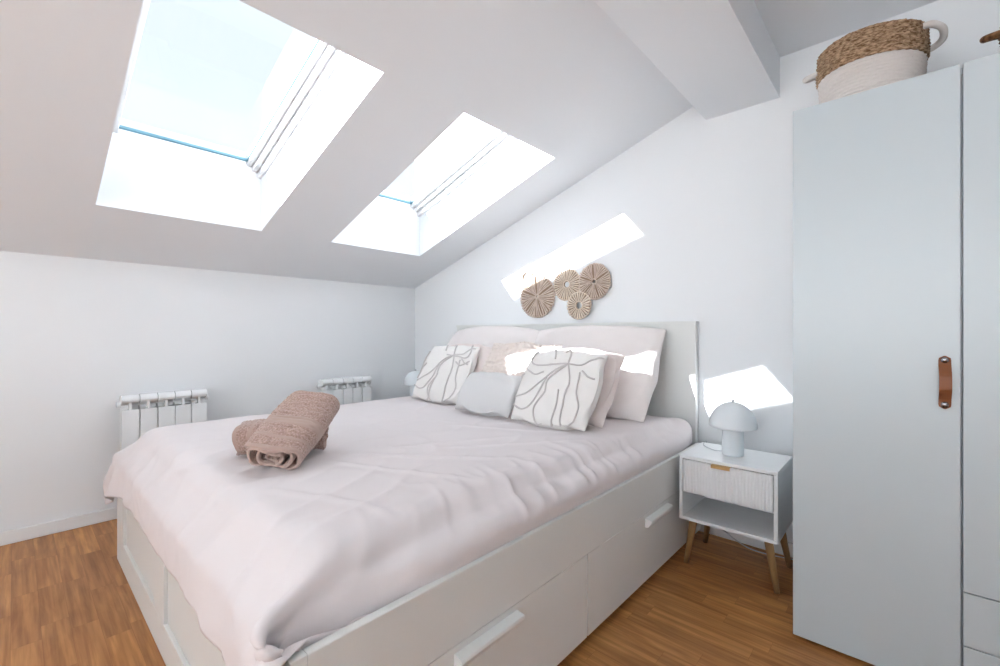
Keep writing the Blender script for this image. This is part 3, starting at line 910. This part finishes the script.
# ------------------------------------------------------------------ radiators
def radiator():
    root = thing('radiator', 'white five-section wall radiator to the left, nearer the foot of the bed', 'radiator', (0, -1.845, 0), 0, 'radiators on the left wall')
    n = 5; p = 0.081; xf = 0.112
    for k in range(n):
        y0 = (k - n / 2) * p; y1 = y0 + p
        bm = bmesh.new()
        box(bm, xf - 0.010, xf, y0 + 0.002, y1 - 0.002, 0.13, 0.615)              # front plate
        box(bm, 0.035, xf - 0.010, (y0 + y1) / 2 - 0.005, (y0 + y1) / 2 + 0.005, 0.13, 0.655)  # web
        box(bm, xf - 0.030, xf - 0.004, (y0 + y1) / 2 - 0.006, (y0 + y1) / 2 + 0.006, 0.60, 0.66)  # fin of the slot
        box(bm, 0.035, 0.042, y0 + 0.004, y1 - 0.004, 0.13, 0.64)
        # rounded head
        pr = [(0.034, 0.640), (0.034, 0.672), (0.045, 0.687), (0.080, 0.698), (0.105, 0.695), (0.116, 0.684), (0.120, 0.668), (0.114, 0.656), (0.100, 0.650), (0.080, 0.640)]
        va = [bm.verts.new((x, y0 + 0.0015, z)) for x, z in pr]; vb = [bm.verts.new((x, y1 - 0.0015, z)) for x, z in pr]
        m = len(pr)
        for i in range(m): bm.faces.new((va[i], va[(i + 1) % m], vb[(i + 1) % m], vb[i]))
        bm.faces.new(va[::-1]); bm.faces.new(vb)
        # slanted vane in the slot
        v = [bm.verts.new(q) for q in ((0.060, y0 + 0.004, 0.655), (0.060, y1 - 0.004, 0.655), (0.085, y1 - 0.004, 0.618), (0.085, y0 + 0.004, 0.618))]
        w = [bm.verts.new((q.co.x - 0.004, q.co.y, q.co.z - 0.003)) for q in v]
        bm.faces.new(v); bm.faces.new(w[::-1])
        for i in range(4): bm.faces.new((v[i], v[(i + 1) % 4], w[(i + 1) % 4], w[i]))
        obj('section', bm, M['rad'], root, bevel=0.002)
    for z in (0.17, 0.645):
        bm = bmesh.new(); tube(bm, [(0.065, -n * p / 2 - 0.014, z), (0.065, n * p / 2 + 0.014, z)], 0.016, 16)
        obj('header_pipe', bm, M['rad'], root, smooth=True)
    for y in (-0.12, 0.12):
        obj('bracket', boxes((0.0, 0.05, y - 0.01, y + 0.01, 0.56, 0.585)), M['rad'], root)
    bm = bmesh.new(); tube(bm, [(0.065, n * p / 2 + 0.012, 0.17), (0.065, n * p / 2 + 0.03, 0.165), (0.066, n * p / 2 + 0.036, 0.13), (0.066, n * p / 2 + 0.036, 0.0)], 0.008, 10)
    obj('supply_pipe', bm, M['rad'], root, smooth=True)
    return root
rad = radiator()
r2 = copy_tree(rad); r2.location = (0, -0.712, 0.012)
r2['label'] = 'white five-section wall radiator close to the corner by the headboard'
for ch in [k for k in S.objects if k.parent == r2 and k.name.startswith('supply_pipe')]:
    pass
r2.location.z = 0.0

# ------------------------------------------------------------------ nightstands
def nightstand(x0, x1, label):
    y0, y1, zb, zt = -0.432, -0.125, 0.212, 0.497
    t = 0.014; cx, cy = (x0 + x1) / 2, (y0 + y1) / 2
    root = thing('nightstand', label, 'nightstand', (cx, cy, 0), 0, 'nightstands beside the bed')
    T = Matrix.Translation((-cx, -cy, 0))
    bm = boxes((x0, x1, y0, y1, zt - t, zt), (x0, x1, y0, y1, zb, zb + t), (x0, x0 + t, y0, y1, zb + t, zt - t), (x1 - t, x1, y0, y1, zb + t, zt - t),
               (x0 + t, x1 - t, y1 - 0.008, y1, zb + t, zt - t), (x0 + t, x1 - t, y0 + 0.02, y1 - 0.008, 0.334, 0.342))
    bm.transform(T); obj('cabinet', bm, M['ns'], root, bevel=0.0015)
    # fluted drawer front
    bm = bmesh.new()
    xa, xb = x0 + t + 0.003, x1 - t - 0.003; za, zb2 = 0.336, zt - t - 0.004
    N = 28; pts = []
    for i in range(N * 6 + 1):
        u = i / (N * 6); pts.append((xa + (xb - xa) * u, y0 + 0.0025 - 0.0022 * abs(math.sin(PI * u * N))))
    top = [bm.verts.new((x, y, zb2)) for x, y in pts]; bot = [bm.verts.new((x, y, za)) for x, y in pts]
    tb = [bm.verts.new((x, y0 + 0.016, zb2)) for x, y in pts]; bb = [bm.verts.new((x, y0 + 0.016, za)) for x, y in pts]
    for i in range(len(pts) - 1):
        bm.faces.new((bot[i], bot[i + 1], top[i + 1], top[i])); bm.faces.new((top[i], top[i + 1], tb[i + 1], tb[i]))
        bm.faces.new((bb[i], bb[i + 1], bot[i + 1], bot[i])); bm.faces.new((tb[i], tb[i + 1], bb[i + 1], bb[i]))
    bm.faces.new((bot[0], top[0], tb[0], bb[0])); bm.faces.new((bot[-1], bb[-1], tb[-1], top[-1]))
    bm.transform(T); dr = obj('drawer', bm, M['ns'], root)
    hx = x0 + 0.46 * (x1 - x0)
    bm = boxes((hx - 0.037, hx + 0.037, y0 - 0.016, y0 + 0.004, zb2 + 0.0005, zb2 + 0.0035), (hx - 0.037, hx + 0.037, y0 - 0.019, y0 - 0.016, zb2 - 0.010, zb2 + 0.0035))
    bm.transform(T); obj('handle', bm, M['brass'], dr, bevel=0.001)
    for sx in (-1, 1):
        for sy in (-1, 1):
            tx = cx + sx * (0.5 * (x1 - x0) - 0.045); ty = (y0 + 0.055) if sy < 0 else (y1 - 0.035)
            bx = cx + sx * (0.5 * (x1 - x0) - 0.012); by = (y0 + 0.05) if sy < 0 else (y1 + 0.005)
            bm = bmesh.new()
            tube(bm, [(tx, ty, zb), (tx * 0.7 + bx * 0.3, ty * 0.7 + by * 0.3, zb * 0.7), (bx, by, 0.0)], [0.0165, 0.0155, 0.0105], 16)
            bm.transform(T); obj('leg', bm, M['leg'], root, smooth=True)
    return root
nightstand(2.522, 2.902, 'white nightstand right of the bed with fluted drawer, brass pull and wooden legs')
nightstand(0.16, 0.54, 'white nightstand left of the bed, hidden behind the cushions')

def lamp(x, y, label):
    root = thing('table_lamp', label, 'lamp', (x, y, 0.497), 0, 'white mushroom lamps')
    bm = bmesh.new(); pr = [(0.0, 0.0), (0.042, 0.0), (0.044, 0.002)]
    for i in range(1, 21): pr.append((0.0435 + 0.0006 * (i % 2), 0.002 + i * 0.0062))
    pr += [(0.042, 0.130), (0, 0.130)]
    lathe(bm, pr, 64); obj('stem', bm, M['lamp'], root, smooth=True)
    bm = bmesh.new(); r, h = 0.097, 0.110; zb = 0.126
    pr = [(r * math.cos(a), zb + h * math.sin(a)) for a in [i * PI / 2 / 20 for i in range(21)]]
    pr[-1] = (0, zb + h)
    inn = [(0.0, zb + h - 0.004)] + [((r - 0.004) * math.cos(a), zb + (h - 0.004) * math.sin(a)) for a in [i * PI / 2 / 20 for i in range(19, -1, -1)]]
    lathe(bm, inn + [(r - 0.002, zb - 0.002)] + pr, 64)
    obj('lamp_shade', bm, M['lamp'], root, smooth=True)
    bm = bmesh.new(); lathe(bm, [(0.0, zb + h - 0.002), (0.004, zb + h - 0.002), (0.004, zb + h + 0.002), (0.007, zb + h + 0.003), (0.007, zb + h + 0.008), (0.004, zb + h + 0.011), (0, zb + h + 0.0115)], 20)
    obj('finial', bm, M['finial'], root, smooth=True)
    return root
l1 = lamp(2.700, -0.275, 'white mushroom table lamp on the right-hand nightstand')
lamp(0.33, -0.24, 'white mushroom table lamp peeking out left of the cushions')
bm = bmesh.new(); tube(bm, bez([(-0.043, 0.02, 0.004), (-0.08, 0.01, 0.0035), (-0.12, 0.04, 0.0035), (-0.15, 0.08, 0.0035), (-0.165, 0.135, 0.0035), (-0.165, 0.16, 0.0035), (-0.165, 0.175, -0.02), (-0.16, 0.2, -0.2), (-0.12, 0.22, -0.36)], 6), 0.0022, 6)
obj('power_cord', bm, M['cable'], l1, smooth=True)
# cable trailing on the floor under the nightstand
bm = bmesh.new(); tube(bm, bez([(2.50, -0.03, 0.09), (2.56, -0.035, 0.07), (2.64, -0.05, 0.03), (2.72, -0.06, 0.006), (2.80, -0.06, 0.005), (2.89, -0.04, 0.006), (2.95, -0.03, 0.01)], 6), 0.003, 6)
tag(obj('power_cable', bm, M['cable'], None, smooth=True), 'thin pale cable along the wall under the right-hand nightstand', 'cable')
s = thing('wall_socket', 'small white wall socket low on the wall beside the wardrobe', 'socket', (2.935, 0, 0.12))
obj('plate', boxes((-0.035, 0.035, -0.008, 0, 0.0, 0.07)), M['trim'], s, bevel=0.002)
bm = bmesh.new(); tube(bm, [(0, -0.007, 0.035), (0, -0.012, 0.035)], 0.02, 24); obj('socket_face', bm, M['trim'], s, smooth=False)

# ------------------------------------------------------------------ wardrobe
WX = 2.985; WY = -0.645; WZ = 1.797
wd = thing('wardrobe', 'tall pale grey-blue glossy wardrobe right of the nightstand with leather pull', 'wardrobe', (3.386, -0.33, 0))
T = Matrix.Translation((-3.386, 0.33, 0))
def wobj(name, bm, m, parent=wd, **kw):
    bm.transform(T); return obj(name, bm, m, parent, **kw)
bm = boxes((WX + 0.002, WX + 0.02, WY + 0.022, -0.03, 0.0, WZ - 0.003), (3.768, 3.786, WY + 0.022, -0.03, 0.0, WZ - 0.003), (WX + 0.02, 3.768, WY + 0.022, -0.03, WZ - 0.022, WZ - 0.003),
           (WX + 0.02, 3.768, WY + 0.03, -0.03, 0.04, 0.058), (WX + 0.02, 3.768, -0.04, -0.03, 0.058, WZ - 0.022), (3.378, 3.394, WY + 0.024, -0.04, 0.058, WZ - 0.022))
wobj('carcass', bm, M['wardrobe'], bevel=0.001)
wobj('plinth', boxes((WX + 0.02, 3.768, WY + 0.05, WY + 0.066, 0.0, 0.04)), M['gap'])
d1 = wobj('door', boxes((WX, 3.3835, WY, WY + 0.019, 0.012, WZ)), M['wardrobe'], bevel=0.0015)
d2 = wobj('door', boxes((3.3885, 3.787, WY, WY + 0.019, 0.3155, WZ)), M['wardrobe'], bevel=0.0015)
for a, b in ((0.1645, 0.3125), (0.012, 0.1615)):
    wobj('drawer', boxes((3.3885, 3.787, WY, WY + 0.019, a, b)), M['wardrobe'], bevel=0.0015)
# leather strap handle, bowed outward
bm = bmesh.new(); hx = 3.352; N = 24; rows = []
for i in range(N + 1):
    u = i / N; z = 0.823 + 0.152 * u
    e = min(u, 1 - u)
    y = WY - 0.003 - 0.034 * (0.5 - 0.5 * math.cos(min(1, max(0, (e - 0.12) / 0.28)) * PI))
    wdt = 0.0130 * (1 if e > 0.07 else math.sqrt(max(0.02, 1 - ((0.07 - e) / 0.07) ** 2)))
    rows.append([bm.verts.new((hx - wdt, y, z)), bm.verts.new((hx + wdt, y, z)), bm.verts.new((hx + wdt, y + 0.003, z)), bm.verts.new((hx - wdt, y + 0.003, z))])
for a, b in zip(rows[:-1], rows[1:]):
    for i in range(4): bm.faces.new((a[i], a[(i + 1) % 4], b[(i + 1) % 4], b[i]))
bm.faces.new(rows[0][::-1]); bm.faces.new(rows[-1])
bm.transform(T)
h = obj('handle', bm, M['leather'], d1, smooth=False); h['label'] = 'brown leather strap handle'
for z in (0.835, 0.963):
    bm = bmesh.new(); lathe(bm, [(0, 0), (0.0075, 0), (0.0088, 0.001), (0.008, 0.003), (0.004, 0.0045), (0, 0.005)], 20)
    bm.transform(Matrix.Translation((hx, WY - 0.003, z)) @ Matrix.Rotation(PI / 2, 4, 'X')); bm.transform(T)
    q = obj('screw', bm, M['chrome'], h, smooth=True); q['label'] = 'dark metal screw head'

# ------------------------------------------------------------------ baskets
def basket(x, y, r, hgt, zband, body, band, hmat, label, ang, seed, wob=0.012, group='woven baskets on the wardrobe'):
    root = thing('basket', label, 'basket', (x, y, WZ + 0.0005), 0, group)
    rng = random.Random(seed)
    def rf(a, i): return 1 + 0.02 * math.sin(2 * a + seed) + 0.012 * math.sin(3 * a + seed * 2)
    def prof(z0, z1, n, amp, base):
        out = []
        for i in range(n + 1):
            z = z0 + (z1 - z0) * i / n; t = z / hgt
            rr = r * (0.88 + 0.16 * math.sin(min(1, t * 1.15) * PI / 2) - 0.05 * t * t) + amp * abs(math.sin(PI * i / 4))
            out.append((rr, z))
        return out
    bm = bmesh.new(); p = prof(0, zband, 64, 0.004, 0)
    pin = [(q - 0.012, z) for q, z in p if z > 0.012][::-1]
    lathe(bm, [(0, 0)] + p + pin + [(0, 0.012)], 96, rfun=rf)
    for v in bm.verts:      # knitted relief
        a = math.atan2(v.co.y, v.co.x); k = 0.0022 * math.sin(a * 60 + (v.co.z / 0.012) * PI); L = math.hypot(v.co.x, v.co.y)
        if L > 0.02: v.co.x *= 1 + k / L; v.co.y *= 1 + k / L
    obj('body', bm, M[body], root, smooth=True)
    bm = bmesh.new(); p = prof(zband, hgt, 32, 0.005, 0)
    p = [(q + 0.004, z) for q, z in p]; pin = [(q - 0.016, z) for q, z in p][::-1]
    lathe(bm, p + [(p[-1][0] - 0.006, hgt + 0.005)] + pin + [p[0]], 96, rfun=rf)
    for v in bm.verts:
        a = math.atan2(v.co.y, v.co.x); k = 0.0030 * math.sin(a * 46 + v.co.z * 500) + rng.uniform(-0.0015, 0.0015); L = math.hypot(v.co.x, v.co.y)
        v.co.x *= 1 + k / L; v.co.y *= 1 + k / L; v.co.z += rng.uniform(-0.0015, 0.0015)
    b = obj('rim_band', bm, M[band], root, smooth=True)
    b['label'] = 'brown seagrass upper band'
    for s in (0, PI):
        a = ang + s
        e = Vector((math.cos(a), math.sin(a), 0)); f = Vector((-math.sin(a), math.cos(a), 0))
        R0 = r * 1.0
        zt = hgt - 0.02
        pts = bez([e * R0 - f * 0.05 + Vector((0, 0, zt)), e * (R0 + 0.022) - f * 0.045 + Vector((0, 0, zt + 0.0)), e * (R0 + 0.045) - f * 0.02 + Vector((0, 0, zt - 0.012)), e * (R0 + 0.045) + f * 0.02 + Vector((0, 0, zt - 0.028)), e * (R0 + 0.022) + f * 0.045 + Vector((0, 0, zt - 0.036)), e * (R0 - 0.005) + f * 0.05 + Vector((0, 0, zt - 0.036))], 8)
        bm = bmesh.new(); tube(bm, pts, 0.0105, 12)
        obj('handle', bm, M[hmat], root, smooth=True)
    return root
basket(3.172, -0.36, 0.143, 0.272, 0.175, 'knit', 'sea', 'knit', 'cream and brown seagrass basket with cream loop handles on the wardrobe', R(-4), 1)
basket(3.650, -0.37, 0.150, 0.205, 0.15, 'knit', 'seadark', 'seadark', 'basket with dark brown handle at the right edge on the wardrobe', R(4), 2)

# ------------------------------------------------------------------ woven wall discs
def disc(x, z, r, hole, y, m, spokes, label, seed):
    rng = random.Random(seed)
    root = thing('woven_wall_disc', label, 'wall decoration', (x, 0, z), 0, 'woven discs above the headboard')
    bm = bmesh.new(); N = 72; r_in = max(hole * 0.9, 0.003); rows = []
    for i in range(N):
        c, s_ = math.cos(2 * PI * i / N), math.sin(2 * PI * i / N)
        rows.append([bm.verts.new((q * c, yy, q * s_)) for q, yy in ((r_in, -y), (r * 0.95, -y), (r * 0.95, -y - 0.003), (r_in, -y - 0.003))])
    for i in range(N):
        a, b = rows[i], rows[(i + 1) % N]
        for q in range(4): bm.faces.new((a[q], a[(q + 1) % 4], b[(q + 1) % 4], b[q]))
    obj('backing', bm, M['reed_dark'], root)['label'] = 'darker woven backing'
    bm = bmesh.new()
    for k in range(spokes):
        a = 2 * PI * k / spokes + rng.uniform(-0.012, 0.012)
        r0 = max(hole, 0.006); r1 = r * (0.985 + rng.uniform(-0.02, 0.02))
        lift = 0.007 if k % 2 else 0.009
        pts = []; rs = []
        for i in range(7):
            u = i / 6; rr = r0 + (r1 - r0) * u
            tw = a + 0.15 * (1 - u) * (1 if (k // 4) % 2 else -1) * (hole < 0.012)
            pts.append((rr * math.cos(tw), -y - lift - 0.003 * math.sin(PI * u), rr * math.sin(tw)))
            rs.append(max(0.0010, (0.27 if r < 0.08 else 0.35) * 2 * PI * rr / spokes))
        pts.append((r1 * math.cos(a), -y - 0.001, r1 * math.sin(a))); rs.append(rs[-1] * 0.8)
        tube(bm, pts, rs, 6, flat=(0.45, 1), up=(0, 1, 0))
    obj('reed_spokes', bm, M[m], root, smooth=True)
    bm = bmesh.new(); N = 64
    tube(bm, [((r * 0.955) * math.cos(2 * PI * i / N), -y - 0.002, (r * 0.955) * math.sin(2 * PI * i / N)) for i in range(N + 1)], 0.0035, 6, cap=False)
    obj('rim', bm, M[m], root, smooth=True)
    bm = bmesh.new(); q = max(hole, 0.012) + 0.004
    tube(bm, [(q * math.cos(2 * PI * i / 32), -y - 0.009, q * math.sin(2 * PI * i / 32)) for i in range(33)], 0.003, 6, cap=False)
    obj('hub_ring', bm, M[m], root, smooth=True)
disc(1.293, 1.435, 0.072, 0.026, 0.002, 'reed2', 22, 'smallest pale woven disc, top left of the cluster in the sun patch', 1)
disc(1.405, 1.290, 0.148, 0.006, 0.016, 'reed', 44, 'largest brown woven disc with closed centre, left in the cluster', 2)
disc(1.637, 1.357, 0.106, 0.020, 0.002, 'reed2', 36, 'middle pale woven disc between the two large brown discs', 3)
disc(1.848, 1.358, 0.114, 0.010, 0.016, 'reed', 44, 'brown woven disc on the right end of the cluster', 4)
disc(1.747, 1.214, 0.088, 0.022, 0.030, 'reed2', 26, 'small open-centred woven disc hanging lowest in the cluster', 5)
